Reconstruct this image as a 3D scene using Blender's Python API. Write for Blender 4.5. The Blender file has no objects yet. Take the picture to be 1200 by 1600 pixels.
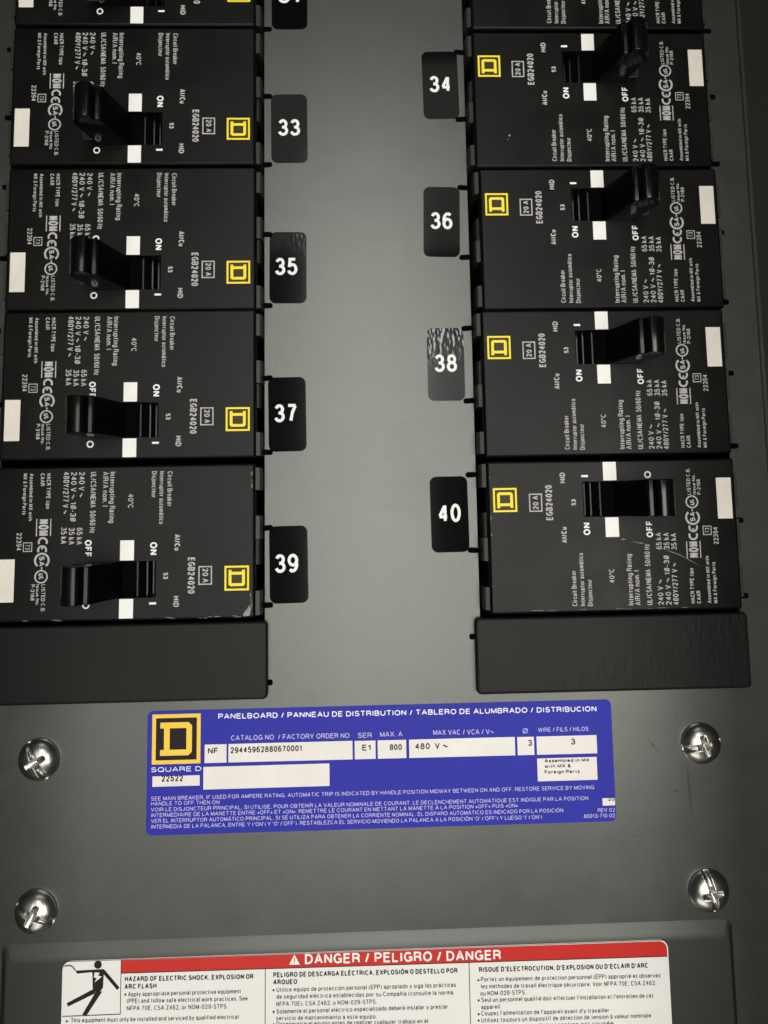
import bpy, bmesh, math, random
from mathutils import Matrix, Vector
random.seed(7)
S = 0.001                                   # everything below is written in millimetres: (x right, y up, w out of the panel)
def V(x, y, w=0.0): return Vector((x*S, -w*S, y*S))
scene = bpy.context.scene

# ------------------------------------------------------------------ camera
cam_d = bpy.data.cameras.new("camera"); cam = bpy.data.objects.new("camera", cam_d)
scene.collection.objects.link(cam); scene.camera = cam
R = ((0.99934088, -0.01728891, 0.03192013), (0.01368053, 0.99383863, 0.10998917), (-0.03362505, -0.10947999, 0.9934201))
def ax(r): return Vector((r[0], -r[2], r[1]))
ex, ey, ez = ax(R[0]), ax(R[1]), ax(R[2])
cam.matrix_world = Matrix(((ex.x, ey.x, ez.x, 0), (ex.y, ey.y, ez.y, 0), (ex.z, ey.z, ez.z, 0), (0, 0, 0, 1)))
cam.matrix_world.translation = V(-4.985, -152.328, 287.497)
cam_d.sensor_fit = 'VERTICAL'; cam_d.sensor_height = 24.0; cam_d.lens = 24.0*1250/1600
cam_d.shift_x = 0.5/1600; cam_d.shift_y = -148.3/1600
cam_d.clip_start = 0.01; cam_d.clip_end = 20
cam_d.dof.use_dof = True; cam_d.dof.focus_distance = 0.281; cam_d.dof.aperture_fstop = 9.0

# ------------------------------------------------------------------ world and lamps
world = bpy.data.worlds.new("World"); scene.world = world; world.use_nodes = True
bg = world.node_tree.nodes["Background"]; bg.inputs[0].default_value = (0.85, 0.95, 0.88, 1); bg.inputs[1].default_value = 0.02
def area(name, pos, target, sx, sy, power, col, spread=180):
    l = bpy.data.lights.new(name, 'AREA'); l.shape = 'RECTANGLE'; l.size = sx; l.size_y = sy; l.energy = power; l.color = col
    l.spread = math.radians(spread)
    o = bpy.data.objects.new(name, l); scene.collection.objects.link(o); p = V(*pos); o.location = p
    o.rotation_euler = (V(*target) - p).to_track_quat('-Z', 'Y').to_euler(); return o
area("room_lamp_key", (10, -90, 1000), (10, -130, 0), 0.15, 1.05, 6.1, (1.0, 0.99, 0.945))
area("added_fill_right", (440, -270, 1000), (30, -150, 0), 0.34, 0.62, 4.4, (1.0, 0.975, 0.90))  # unseen panel added to brighten the plate's lower right and the lever tips
area("added_fill_left", (-345, -260, 1000), (-20, -150, 0), 0.24, 0.84, 2.0, (1.0, 0.975, 0.90))  # matching panel added for the plate's left side and its lever tips
area("room_glow_right", (215, 62, 1000), (30, -100, 0), 0.18, 0.24, 0.15, (1.0, 0.98, 0.93))
area("room_glow_top", (30, 430, 1000), (0, -20, 0), 0.5, 0.3, 0.19, (1.0, 0.98, 0.93))
area("added_fill_top", (150, 1500, 650), (0, -150, 0), 1.2, 0.6, 2.6, (0.98, 1.0, 0.94))  # overhead fill added to lift the white labels without much sheen
area("added_fill_low", (-350, -1500, 800), (0, -150, 0), 1.0, 0.6, 5.0, (1.0, 0.97, 0.90))  # weaker fill added from below, lifts the danger label and other whites
scene.view_settings.view_transform = 'Standard'; scene.view_settings.look = 'None'
scene.view_settings.exposure = 0.0; scene.view_settings.gamma = 1.0

# ------------------------------------------------------------------ materials
def mat(name, col, rough=0.5, metal=0.0, spec=0.5, coat=0.0, bump=0.0, bscale=1500, stretch=(1, 1, 1), mottle=0.0, mscale=40, rvar=0.0, bdetail=4, smear=0.0):
    m = bpy.data.materials.new(name); m.use_nodes = True; n = m.node_tree; b = n.nodes["Principled BSDF"]
    b.inputs["Base Color"].default_value = (*col, 1); b.inputs["Roughness"].default_value = rough
    b.inputs["Metallic"].default_value = metal; b.inputs["Specular IOR Level"].default_value = spec
    b.inputs["Coat Weight"].default_value = coat; b.inputs["Coat Roughness"].default_value = 0.12
    tc = n.nodes.new("ShaderNodeTexCoord"); mp = n.nodes.new("ShaderNodeMapping"); n.links.new(tc.outputs["Object"], mp.inputs[0])
    mp.inputs["Scale"].default_value = stretch
    if bump:
        t = n.nodes.new("ShaderNodeTexNoise"); t.inputs["Scale"].default_value = bscale; t.inputs["Detail"].default_value = bdetail
        n.links.new(mp.outputs[0], t.inputs["Vector"])
        bp = n.nodes.new("ShaderNodeBump"); bp.inputs["Strength"].default_value = bump; bp.inputs["Distance"].default_value = 0.0002
        n.links.new(t.outputs["Fac"], bp.inputs["Height"]); n.links.new(bp.outputs[0], b.inputs["Normal"])
    if mottle or rvar:
        t = n.nodes.new("ShaderNodeTexNoise"); t.inputs["Scale"].default_value = mscale; t.inputs["Detail"].default_value = 6
        t.inputs["Roughness"].default_value = 0.62
        n.links.new(tc.outputs["Object"], t.inputs["Vector"])
        if mottle:
            r = n.nodes.new("ShaderNodeMapRange"); r.inputs[1].default_value = 0.3; r.inputs[2].default_value = 0.7
            r.inputs[3].default_value = 1-mottle; r.inputs[4].default_value = 1+mottle
            n.links.new(t.outputs["Fac"], r.inputs[0])
            mx = n.nodes.new("ShaderNodeMix"); mx.data_type = 'RGBA'; mx.blend_type = 'MULTIPLY'; mx.inputs["Factor"].default_value = 1
            mx.inputs["A"].default_value = (*col, 1); n.links.new(r.outputs[0], mx.inputs["B"]); n.links.new(mx.outputs["Result"], b.inputs["Base Color"])
        if smear:
            sm = n.nodes.new("ShaderNodeTexNoise"); sm.inputs["Scale"].default_value = 22; sm.inputs["Detail"].default_value = 5; sm.inputs["Distortion"].default_value = 1.6; sm.inputs["Roughness"].default_value = 0.55
            mp2 = n.nodes.new("ShaderNodeMapping"); mp2.inputs["Scale"].default_value = (0.8, 1, 1.5); mp2.inputs["Rotation"].default_value = (0, 0.5, 0); n.links.new(tc.outputs["Object"], mp2.inputs[0]); n.links.new(mp2.outputs[0], sm.inputs["Vector"])
            r = n.nodes.new("ShaderNodeMapRange"); r.inputs[1].default_value = 0.52; r.inputs[2].default_value = 0.66; r.inputs[3].default_value = 1.0; r.inputs[4].default_value = 1-smear; n.links.new(sm.outputs["Fac"], r.inputs[0])
            m2 = n.nodes.new("ShaderNodeMix"); m2.data_type = 'RGBA'; m2.blend_type = 'MULTIPLY'; m2.inputs["Factor"].default_value = 1
            n.links.new(mx.outputs["Result"], m2.inputs["A"]); n.links.new(r.outputs[0], m2.inputs["B"]); n.links.new(m2.outputs["Result"], b.inputs["Base Color"])
        if rvar:
            r = n.nodes.new("ShaderNodeMapRange"); r.inputs[1].default_value = 0.3; r.inputs[2].default_value = 0.7
            r.inputs[3].default_value = rough-rvar; r.inputs[4].default_value = rough+rvar
            n.links.new(t.outputs["Fac"], r.inputs[0]); n.links.new(r.outputs[0], b.inputs["Roughness"])
    return m
M = {}
M['paint'] = mat("satin_grey_enamel", (0.090, 0.094, 0.087), 0.38, 0.88, 0.5, bump=0.13, bscale=1100, mottle=0.05, mscale=70, rvar=0.02, smear=0.05)
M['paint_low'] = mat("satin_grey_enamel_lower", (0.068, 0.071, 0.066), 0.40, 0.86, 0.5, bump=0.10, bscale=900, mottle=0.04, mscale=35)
M['wallpaint'] = mat("dark_grey_enamel", (0.050, 0.054, 0.047), 0.5, bump=0.05)
M['inside'] = mat("black_interior", (0.001, 0.001, 0.001), 0.8, 0, 0.03)
M['body'] = mat("black_moulded_plastic", (0.0026, 0.0024, 0.0020), 0.37, 0, 0.18, bump=0.12, bscale=2200, mottle=0.3, mscale=60, rvar=0.06)
M['side'] = mat("black_moulded_plastic_side", (0.012, 0.011, 0.010), 0.5, 0, 0.5, bump=0.15, bscale=1500)
M['gloss'] = mat("glossy_black_plastic", (0.002, 0.002, 0.002), 0.19, 0, 0.5, bump=0.05, bscale=700)
M['tab'] = mat("semi_gloss_grey_black_plastic", (0.014, 0.014, 0.013), 0.3)
M['print'] = mat("pale_grey_ink", (0.44, 0.43, 0.41), 0.7, mottle=0.25, mscale=700)
M['bold'] = mat("white_ink", (0.82, 0.815, 0.79), 0.7)
M['white'] = mat("white_vinyl", (0.82, 0.81, 0.775), 0.55, mottle=0.03, mscale=150)
M['oldwhite'] = mat("aged_white_label", (0.76, 0.71, 0.63), 0.6, mottle=0.06, mscale=120)
M['yellow'] = mat("bright_yellow_ink", (0.90, 0.72, 0.010), 0.6)
M['logoback'] = mat("brown_black_ink", (0.020, 0.008, 0.005), 0.6)
M['sticker'] = mat("black_vinyl_sticker", (0.0022, 0.0023, 0.0026), 0.07, 0, 0.5, bump=0.02, bscale=60, bdetail=1)
M['blue'] = mat("blue_label_film", (0.026, 0.028, 0.335), 0.5, 0, 0.15, mottle=0.04, mscale=30)
M['amber'] = mat("golden_yellow_ink", (0.86, 0.56, 0.035), 0.5)
M['plum'] = mat("dark_plum_ink", (0.022, 0.013, 0.020), 0.6, 0, 0.12)
M['lilac'] = mat("pale_lilac_ink", (0.50, 0.46, 0.72), 0.6)
M['lilacbold'] = mat("white_ink_on_blue", (0.82, 0.80, 0.88), 0.6)
M['cream'] = mat("cream_label_field", (0.74, 0.70, 0.66), 0.5, mottle=0.05, mscale=60)
M['ink'] = mat("black_ink", (0.014, 0.012, 0.011), 0.6, 0, 0.15)
M['red'] = mat("red_warning_ink", (0.50, 0.012, 0.006), 0.34)
M['paper'] = mat("white_warning_film", (0.73, 0.715, 0.685), 0.42, mottle=0.03, mscale=25)
M['bluewhite'] = mat("white_ink_on_red", (0.88, 0.80, 0.76), 0.5)
M['steel'] = mat("bright_zinc_steel", (0.46, 0.45, 0.42), 0.29, 1.0, bump=0.5, bscale=330, bdetail=3)
M['scuff'] = mat("pale_scuffed_plastic", (0.24, 0.22, 0.20), 0.6, mottle=0.5, mscale=900)
M['scratch'] = mat("dark_scratched_paint", (0.035, 0.034, 0.030), 0.6)
M['smudge'] = mat("dull_smudge", (0.09, 0.092, 0.082), 0.5, 0.25, mottle=0.1, mscale=200)

# filler leather-like skin: fine vertical crackle and wandering scratches
def filler_mat(name, strong):
    m = mat(name, (0.0075, 0.0070, 0.0062), 0.44, 0, 0.16, mottle=0.18, mscale=30); n = m.node_tree; b = n.nodes["Principled BSDF"]
    tc = n.nodes.new("ShaderNodeTexCoord"); mp = n.nodes.new("ShaderNodeMapping"); mp.inputs["Scale"].default_value = (1, 1, 0.28)
    n.links.new(tc.outputs["Object"], mp.inputs[0])
    t = n.nodes.new("ShaderNodeTexNoise"); t.inputs["Scale"].default_value = 620; t.inputs["Detail"].default_value = 5; t.inputs["Distortion"].default_value = 0.8
    n.links.new(mp.outputs[0], t.inputs["Vector"])
    w = n.nodes.new("ShaderNodeTexNoise"); w.inputs["Scale"].default_value = 26; w.inputs["Detail"].default_value = 2
    n.links.new(tc.outputs["Object"], w.inputs["Vector"])
    r = n.nodes.new("ShaderNodeMapRange"); r.inputs[1].default_value = 0.42; r.inputs[2].default_value = 0.6; n.links.new(w.outputs["Fac"], r.inputs[0])
    mu = n.nodes.new("ShaderNodeMath"); mu.operation = 'MULTIPLY'; n.links.new(t.outputs["Fac"], mu.inputs[0]); n.links.new(r.outputs[0], mu.inputs[1])
    bp = n.nodes.new("ShaderNodeBump"); bp.inputs["Strength"].default_value = strong; bp.inputs["Distance"].default_value = 0.0004
    n.links.new(mu.outputs[0], bp.inputs["Height"]); n.links.new(bp.outputs[0], b.inputs["Normal"]); return m
M['filler'] = filler_mat("black_filler_plastic", 0.12)
M['fillerw'] = filler_mat("wrinkled_black_filler_plastic", 0.6)
# the sticker whose film has lifted in wrinkles
def wrinkled_sticker(name, strength, z0, z1, base=0.08):
    m = mat(name, (0.0022, 0.0023, 0.0026), base); n = m.node_tree; b = n.nodes["Principled BSDF"]
    tc = n.nodes.new("ShaderNodeTexCoord"); sp = n.nodes.new("ShaderNodeSeparateXYZ"); n.links.new(tc.outputs["Object"], sp.inputs[0])
    t = n.nodes.new("ShaderNodeTexVoronoi"); t.inputs["Scale"].default_value = 850; t.feature = 'SMOOTH_F1'
    mp = n.nodes.new("ShaderNodeMapping"); mp.inputs["Scale"].default_value = (1, 1, 0.45); n.links.new(tc.outputs["Object"], mp.inputs[0]); n.links.new(mp.outputs[0], t.inputs["Vector"])
    r = n.nodes.new("ShaderNodeMapRange"); r.inputs[1].default_value = z0; r.inputs[2].default_value = z1; n.links.new(sp.outputs[2], r.inputs[0])
    mu = n.nodes.new("ShaderNodeMath"); mu.operation = 'MULTIPLY'; n.links.new(t.outputs["Distance"], mu.inputs[0]); n.links.new(r.outputs[0], mu.inputs[1])
    bp = n.nodes.new("ShaderNodeBump"); bp.inputs["Strength"].default_value = strength; bp.inputs["Distance"].default_value = 0.0005
    n.links.new(mu.outputs[0], bp.inputs["Height"]); n.links.new(bp.outputs[0], b.inputs["Normal"]); return m
M['sticker38'] = wrinkled_sticker("wrinkled_black_sticker", 0.34, -0.001, 0.012, 0.13)
M['sticker35'] = wrinkled_sticker("slightly_wrinkled_black_sticker", 0.05, 0.003, 0.013)

# ------------------------------------------------------------------ lettering: a plain grotesque drawn as strokes (skeletons in a box one cap-height tall)
def EL(cx, cy, rx, ry, a0, a1):
    n = max(3, int(abs(a1-a0)/24)); return [(cx+rx*math.cos(math.radians(a0+(a1-a0)*i/n)), cy+ry*math.sin(math.radians(a0+(a1-a0)*i/n))) for i in range(n+1)]
def OV(cx, cy, rx, ry): return ['o']+EL(cx, cy, rx, ry, 90, 450-24)
XH = .70
G = {
'0': (.56, [OV(.28, .5, .28, .5)]), '1': (.34, [[(.26, 0), (.26, 1)], [(.0, .76), (.14, .80), (.25, .97)]]), '2': (.56, [EL(.28, .70, .26, .30, 170, -30)+[(.06, .04)], [(.0, 0), (.56, 0)]]),
'3': (.56, [EL(.27, .755, .24, .245, 165, -90), EL(.27, .265, .29, .265, 90, -165), [(.20, .515), (.30, .515)]]), '4': (.58, [[(.43, 0), (.43, 1)], [(.41, .98), (.02, .30)], [(0, .27), (.58, .27)]]),
'5': (.56, [[(.50, 1), (.10, 1), (.05, .46)], EL(.27, .32, .29, .32, 145, -160)]), '6': (.56, [EL(.31, .56, .31, .44, 50, 190), OV(.28, .31, .28, .31)]),
'7': (.56, [[(0, 1), (.56, 1)], [(.54, .97), (.32, .55), (.19, 0)]]), '8': (.56, [OV(.28, .76, .23, .24), OV(.28, .27, .28, .27)]), '9': (.56, [EL(.25, .44, .31, .44, -130, 10), OV(.28, .69, .28, .31)]),
'A': (.68, [[(0, 0), (.33, 1), (.35, 1), (.68, 0)], [(.12, .33), (.56, .33)]]),
'B': (.60, [[(0, 0), (0, 1), (.32, 1)]+EL(.32, .76, .24, .24, 80, -90)+[(.04, .52)], [(.32, .52)]+EL(.33, .26, .27, .26, 84, -90)+[(.04, 0)]]),
'C': (.66, [EL(.34, .5, .34, .5, 42, 318)]), 'D': (.64, [['o', (0, 0), (0, 1), (.27, 1)]+EL(.27, .5, .37, .5, 72, -90)]),
'E': (.56, [[(.55, 1), (0, 1), (0, 0), (.56, 0)], [(.04, .53), (.50, .53)]]), 'F': (.52, [[(.52, 1), (0, 1), (0, 0)], [(.04, .50), (.45, .50)]]),
'G': (.70, [EL(.35, .5, .35, .5, 42, 340)+[(.68, .46), (.40, .46)], [(.69, .44), (.69, 0)]]), 'H': (.62, [[(0, 0), (0, 1)], [(.62, 0), (.62, 1)], [(.04, .53), (.58, .53)]]),
'I': (.06, [[(.03, 0), (.03, 1)]]), 'J': (.46, [[(.46, 1), (.46, .28)]+EL(.23, .28, .23, .28, -15, -180)]), 'K': (.62, [[(0, 0), (0, 1)], [(.60, 1), (.04, .36)], [(.22, .55), (.62, 0)]]),
'L': (.50, [[(0, 1), (0, 0), (.50, 0)]]), 'M': (.74, [[(0, 0), (0, 1)], [(.74, 0), (.74, 1)], [(.03, 1), (.36, .04)], [(.38, .04), (.71, 1)]]), 'N': (.62, [[(0, 0), (0, 1)], [(.62, 0), (.62, 1)], [(.03, .98), (.59, .02)]]),
'O': (.74, [OV(.37, .5, .37, .5)]), 'P': (.58, [[(0, 0), (0, 1), (.32, 1)]+EL(.32, .73, .26, .27, 80, -90)+[(.04, .46)]]), 'Q': (.74, [OV(.37, .5, .37, .5), [(.45, .24), (.72, -.04)]]),
'R': (.62, [[(0, 0), (0, 1), (.33, 1)]+EL(.33, .75, .26, .25, 80, -90)+[(.04, .50)], [(.36, .48), (.56, .38), (.60, 0)]]),
'S': (.60, [EL(.30, .745, .26, .255, 25, 250)+EL(.30, .265, .30, .265, 75, -160)]), 'T': (.60, [[(0, 1), (.60, 1)], [(.30, .96), (.30, 0)]]), 'U': (.62, [[(0, 1), (0, .32)]+EL(.31, .32, .31, .32, 190, 350)+[(.62, .32), (.62, 1)]]),
'V': (.64, [[(0, 1), (.31, 0), (.33, 0), (.64, 1)]]), 'W': (.92, [[(0, 1), (.22, 0), (.24, 0), (.46, .95), (.68, 0), (.70, 0), (.92, 1)]]), 'X': (.64, [[(0, 0), (.62, 1)], [(.02, 1), (.64, 0)]]),
'Y': (.64, [[(0, 1), (.32, .44), (.64, 1)], [(.32, .42), (.32, 0)]]), 'Z': (.58, [[(.02, 1), (.57, 1)], [(.55, .97), (.03, .03)], [(0, 0), (.58, 0)]]),
'a': (.48, [EL(.22, .52, .22, .19, 165, 0)+[(.44, .08), (.50, 0)], [(.42, .40)]+EL(.20, .20, .20, .20, 90, 270)+[(.30, .02), (.42, .18)]]),
'b': (.48, [[(0, 0), (0, 1)], OV(.24, .35, .24, .35)]), 'c': (.46, [EL(.24, .35, .24, .35, 42, 318)]), 'd': (.48, [[(.48, 0), (.48, 1)], OV(.24, .35, .24, .35)]),
'e': (.48, [[(.04, .36), (.48, .36)]+EL(.24, .37, .24, .33, 12, 320)]), 'f': (.26, [[(.11, 0), (.11, .80)]+EL(.25, .80, .14, .19, 170, 90), [(0, .68), (.25, .68)]]),
'g': (.48, [OV(.24, .36, .24, .34), [(.48, .70), (.48, -.02)]+EL(.24, -.02, .24, .22, -10, -160)]), 'h': (.46, [[(0, 0), (0, 1)], [(.0, .40)]+EL(.23, .44, .23, .26, 165, 0)+[(.46, 0)]]),
'i': (.05, [[(.02, 0), (.02, .70)], [(.02, .88), (.02, 1)]]), 'j': (.08, [[(.06, .70), (.06, -.12), (-.06, -.22)], [(.06, .88), (.06, 1)]]), 'k': (.44, [[(0, 0), (0, 1)], [(.40, .70), (.04, .28)], [(.16, .42), (.44, 0)]]),
'l': (.05, [[(.02, 0), (.02, 1)]]), 'm': (.74, [[(0, 0), (0, .70)], [(0, .44)]+EL(.18, .47, .18, .23, 165, 0)+[(.36, 0)], [(.36, .44)]+EL(.55, .47, .19, .23, 165, 0)+[(.74, 0)]]),
'n': (.46, [[(0, 0), (0, .70)], [(0, .42)]+EL(.23, .45, .23, .25, 165, 0)+[(.46, 0)]]), 'o': (.50, [OV(.25, .35, .25, .35)]), 'p': (.48, [[(0, .70), (0, -.24)], OV(.24, .35, .24, .35)]),
'q': (.48, [[(.48, .70), (.48, -.24)], OV(.24, .35, .24, .35)]), 'r': (.28, [[(0, 0), (0, .70)], [(0, .44), (.08, .62), (.28, .68)]]), 's': (.42, [EL(.21, .53, .19, .17, 25, 240)+EL(.21, .18, .21, .18, 65, -160)]),
't': (.26, [[(.11, .90), (.11, .12), (.16, .02), (.26, 0)], [(0, .68), (.25, .68)]]), 'u': (.46, [[(0, .70), (0, .25)]+EL(.23, .25, .23, .25, 185, 345)+[(.46, .28)], [(.46, .70), (.46, 0)]]),
'v': (.46, [[(0, .70), (.22, 0), (.24, 0), (.46, .70)]]), 'w': (.66, [[(0, .70), (.16, 0), (.18, 0), (.33, .66), (.48, 0), (.50, 0), (.66, .70)]]), 'x': (.44, [[(0, 0), (.43, .70)], [(.01, .70), (.44, 0)]]),
'y': (.46, [[(0, .70), (.24, .02)], [(.46, .70), (.20, -.12), (.04, -.22)]]), 'z': (.42, [[(.01, .70), (.41, .70)], [(.39, .67), (.03, .03)], [(0, 0), (.42, 0)]]),
'.': (.05, [[(.02, 0), (.02, .10)]]), ',': (.06, [[(.04, .10), (.0, -.12)]]), '/': (.30, [[(0, 0), (.28, 1)]]), '-': (.26, [[(0, .38), (.26, .38)]]), '(': (.18, [EL(.30, .40, .30, .62, 130, 230)]), ')': (.18, [EL(-.12, .40, .30, .62, 50, -50)]),
"'": (.05, [[(.02, .72), (.02, 1)]]), '°': (.22, [OV(.11, .86, .11, .13)]), '&': (.60, [[(.60, 0), (.16, .62)]+EL(.28, .79, .16, .20, 210, -40)+[(.10, .40)]+EL(.24, .24, .22, .24, 160, 330)+[(.58, .40)]]),
'~': (.72, [EL(.18, .38, .18, .20, 170, 20)+EL(.54, .44, .18, .20, 200, 350)]), '«': (.34, [[(.16, .62), (0, .36), (.16, .10)], [(.34, .62), (.18, .36), (.34, .10)]]), '»': (.34, [[(0, .62), (.16, .36), (0, .10)], [(.18, .62), (.34, .36), (.18, .10)]]),
'Ø': (.74, [OV(.37, .5, .37, .5), [(.02, -.04), (.72, 1.04)]]), ':': (.05, [[(.02, 0), (.02, .1)], [(.02, .6), (.02, .7)]]), '⌀': (.58, [OV(.29, .5, .27, .48), [(0, -.04), (.58, 1.04)]]),
}
for ch, base, mark in (('á', 'a', 'r'), ('é', 'e', 'r'), ('í', 'l', 'r'), ('ó', 'o', 'r'), ('ú', 'u', 'r'), ('à', 'a', 'l'), ('É', 'E', 'R'), ('Á', 'A', 'R'), ('Ó', 'O', 'R'), ('Í', 'I', 'R'), ('À', 'A', 'L'), ('ñ', 'n', 't')):
    w_, st_ = G[base]; c_ = w_/2; st_ = [[(x, min(y, .70)) for x, y in q] for q in st_] if ch == 'í' else list(st_)
    st_.append({'r': [(c_-.02, .84), (c_+.12, 1.02)], 'l': [(c_+.02, .84), (c_-.12, 1.02)], 'R': [(c_-.02, 1.14), (c_+.12, 1.30)], 'L': [(c_+.02, 1.14), (c_-.12, 1.30)], 't': [(c_-.15, .88), (c_-.05, .95), (c_+.05, .88), (c_+.15, .95)]}[mark])
    G[ch] = (w_, st_)
def ribbon(pts, t):
    """left and right edges of a mitred stroke t wide"""
    closed = pts[0] == 'o'; P = [p for p in pts if p != 'o']; n = len(P); L, Rr = [], []
    for i in range(n):
        a = P[i-1] if (i or closed) else None; c = P[(i+1) % n] if (i < n-1 or closed) else None; b = P[i]
        def un(p, q): d = math.hypot(q[0]-p[0], q[1]-p[1]) or 1e-9; return ((q[0]-p[0])/d, (q[1]-p[1])/d)
        d1 = un(a, b) if a else un(b, c); d2 = un(b, c) if c else d1
        nx, ny = -(d1[1]+d2[1]), d1[0]+d2[0]; m = math.hypot(nx, ny) or 1e-9; nx, ny = nx/m, ny/m
        k = t/2/max(.45, nx*-d1[1]+ny*d1[0]); L.append((b[0]+nx*k, b[1]+ny*k)); Rr.append((b[0]-nx*k, b[1]-ny*k))
    if closed: L.append(L[0]); Rr.append(Rr[0])
    return L, Rr
def lay_text(body, t, width):
    """quads of the whole line, ink from x = 0 to x = width, capitals one tall, every stroke t wide"""
    gap = .15; n = len([c for c in body if c != ' ']); flex = sum(.36 if c == ' ' else G[c][0]+gap for c in body)-gap
    if (width-n*t)/flex < .45: t = max(.06, (width-.45*flex)/n)
    k = (width-n*t)/flex; x = 0; out = []; lay = 0
    for ch in body:
        if ch == ' ': x += .36*k; continue
        w_, strokes = G[ch]
        for st_ in strokes:
            L, Rr = ribbon([q if q == 'o' else (x+t/2+q[0]*k, t/2+q[1]*(1-t)) for q in st_], t); lay += 1
            for i in range(len(L)-1): out.append(([L[i], Rr[i], Rr[i+1], L[i+1]], lay % 5))
        x += w_*k+t+gap*k
    return out

# ------------------------------------------------------------------ mesh helpers
class MB:
    def __init__(s): s.v = []; s.f = []; s.m = []; s.mats = []
    def mi(s, m):
        if m not in s.mats: s.mats.append(m)
        return s.mats.index(m)
    def poly(s, pts, m, w=None):
        """a flat polygon; pts (x, y) with w given, or (x, y, w); turned to face outwards"""
        p = [(q[0], q[1], w if w is not None else q[2]) for q in pts]
        a = sum(p[i][0]*p[(i+1) % len(p)][1]-p[(i+1) % len(p)][0]*p[i][1] for i in range(len(p)))
        if w is not None and a < 0: p = p[::-1]
        k = len(s.v); s.v += p; s.f.append(list(range(k, k+len(p)))); s.m.append(s.mi(m))
    def rect(s, x0, x1, y0, y1, m, w): s.poly([(x0, y0), (x1, y0), (x1, y1), (x0, y1)], m, w)
    def frame(s, x0, x1, y0, y1, t, m, w):
        s.rect(x0, x1, y0, y0+t, m, w); s.rect(x0, x1, y1-t, y1, m, w); s.rect(x0, x0+t, y0+t, y1-t, m, w); s.rect(x1-t, x1, y0+t, y1-t, m, w)
    def rings(s, rings, m, cap=True, closed=True, capbottom=False):
        k = len(s.v); n = len(rings[0])
        for r in rings: s.v += r
        for i in range(len(rings)-1):
            for j in range(n if closed else n-1):
                a = k+i*n+j; b = k+i*n+(j+1) % n; s.f.append([a, b, b+n, a+n]); s.m.append(s.mi(m))
        if cap: s.f.append([k+(len(rings)-1)*n+j for j in range(n)]); s.m.append(s.mi(m))
        if capbottom: s.f.append([k+j for j in range(n)][::-1]); s.m.append(s.mi(m))
    def slab(s, x0, x1, y0, y1, r, w0, w1, bev, m, n=5, flare=0.0):
        """rounded plate from depth w0 up to w1 with a rounded upper edge"""
        def ring(d, w):
            pts = []; rr = max(r-d, 0.05)
            for cx, cy, a0 in ((x1-r, y1-r, 0), (x0+r, y1-r, 90), (x0+r, y0+r, 180), (x1-r, y0+r, 270)):
                for i in range(n+1):
                    a = math.radians(a0+90*i/n); pts.append((cx+rr*math.cos(a), cy+rr*math.sin(a), w))
            return pts
        R_ = [ring(-flare, w0)]
        if bev > 0:
            for i in range(5):
                a = math.pi/2*i/4; R_.append(ring(bev*(1-math.cos(a)), w1-bev+bev*math.sin(a)))
        else: R_.append(ring(0, w1))
        s.rings(R_, m)
    def box(s, x0, x1, y0, y1, w0, w1, m): s.rings([[(x0, y0, w), (x1, y0, w), (x1, y1, w), (x0, y1, w)] for w in (w0, w1)], m, capbottom=True)
    def arc(s, cx, cy, r0, r1, a0, a1, m, w, n=20):
        for i in range(n):
            a, b = math.radians(a0+(a1-a0)*i/n), math.radians(a0+(a1-a0)*(i+1)/n)
            s.poly([(cx+r0*math.cos(a), cy+r0*math.sin(a)), (cx+r1*math.cos(a), cy+r1*math.sin(a)), (cx+r1*math.cos(b), cy+r1*math.sin(b)), (cx+r0*math.cos(b), cy+r0*math.sin(b))], m, w)
    def stroke(s, pts, t, m, w):
        for i in range(len(pts)-1):
            (x0, y0), (x1, y1) = pts[i], pts[i+1]; L = math.hypot(x1-x0, y1-y0) or 1; nx, ny = -(y1-y0)/L*t/2, (x1-x0)/L*t/2
            s.poly([(x0-nx, y0-ny), (x1-nx, y1-ny), (x1+nx, y1+ny), (x0+nx, y0+ny)], m, w+0.002*i)
    def text(s, body, x0, x1, y0, cap, m, w, y1=None, weight=0.0, shear=0):
        """lettering whose ink runs from x0 to x1 on the baseline y0 (y1 at its far end), capitals cap high"""
        sl = 0 if y1 is None else (y1-y0)/(x1-x0)
        for f, lay in lay_text(body, .125+weight*3, (x1-x0)/cap): s.poly([(x0+p[0]*cap, y0+p[1]*cap+p[0]*cap*sl) for p in f], m, w+.004*lay)
    def mesh(s, name, smooth=False):
        me = bpy.data.meshes.new(name); me.from_pydata([V(*p) for p in s.v], [], s.f)
        for m in s.mats: me.materials.append(M[m])
        for p, i in zip(me.polygons, s.m): p.material_index = i
        me.update(); bm = bmesh.new(); bm.from_mesh(me)
        bmesh.ops.remove_doubles(bm, verts=bm.verts, dist=1e-7); bm.to_mesh(me); bm.free()
        if smooth:
            for p in me.polygons: p.use_smooth = True
            me.set_sharp_from_angle(angle=math.radians(38))
            for p in me.polygons:
                if len(p.vertices) > 8 or p.normal.y < -0.99999: p.use_smooth = False
        return me
def link(o): scene.collection.objects.link(o); return o
def part(name, mb, parent, smooth=False, label=None):
    o = link(bpy.data.objects.new(name, mb.mesh(name, smooth) if isinstance(mb, MB) else mb)); o.parent = parent
    if label: o["label"] = label
    return o
def thing(name, label, cat, pos=(0, 0, 0), group=None):
    o = link(bpy.data.objects.new(name, None)); o.location = V(*pos); o["label"] = label; o["category"] = cat; o.empty_display_size = 0.01
    if group: o["group"] = group
    return o

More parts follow.
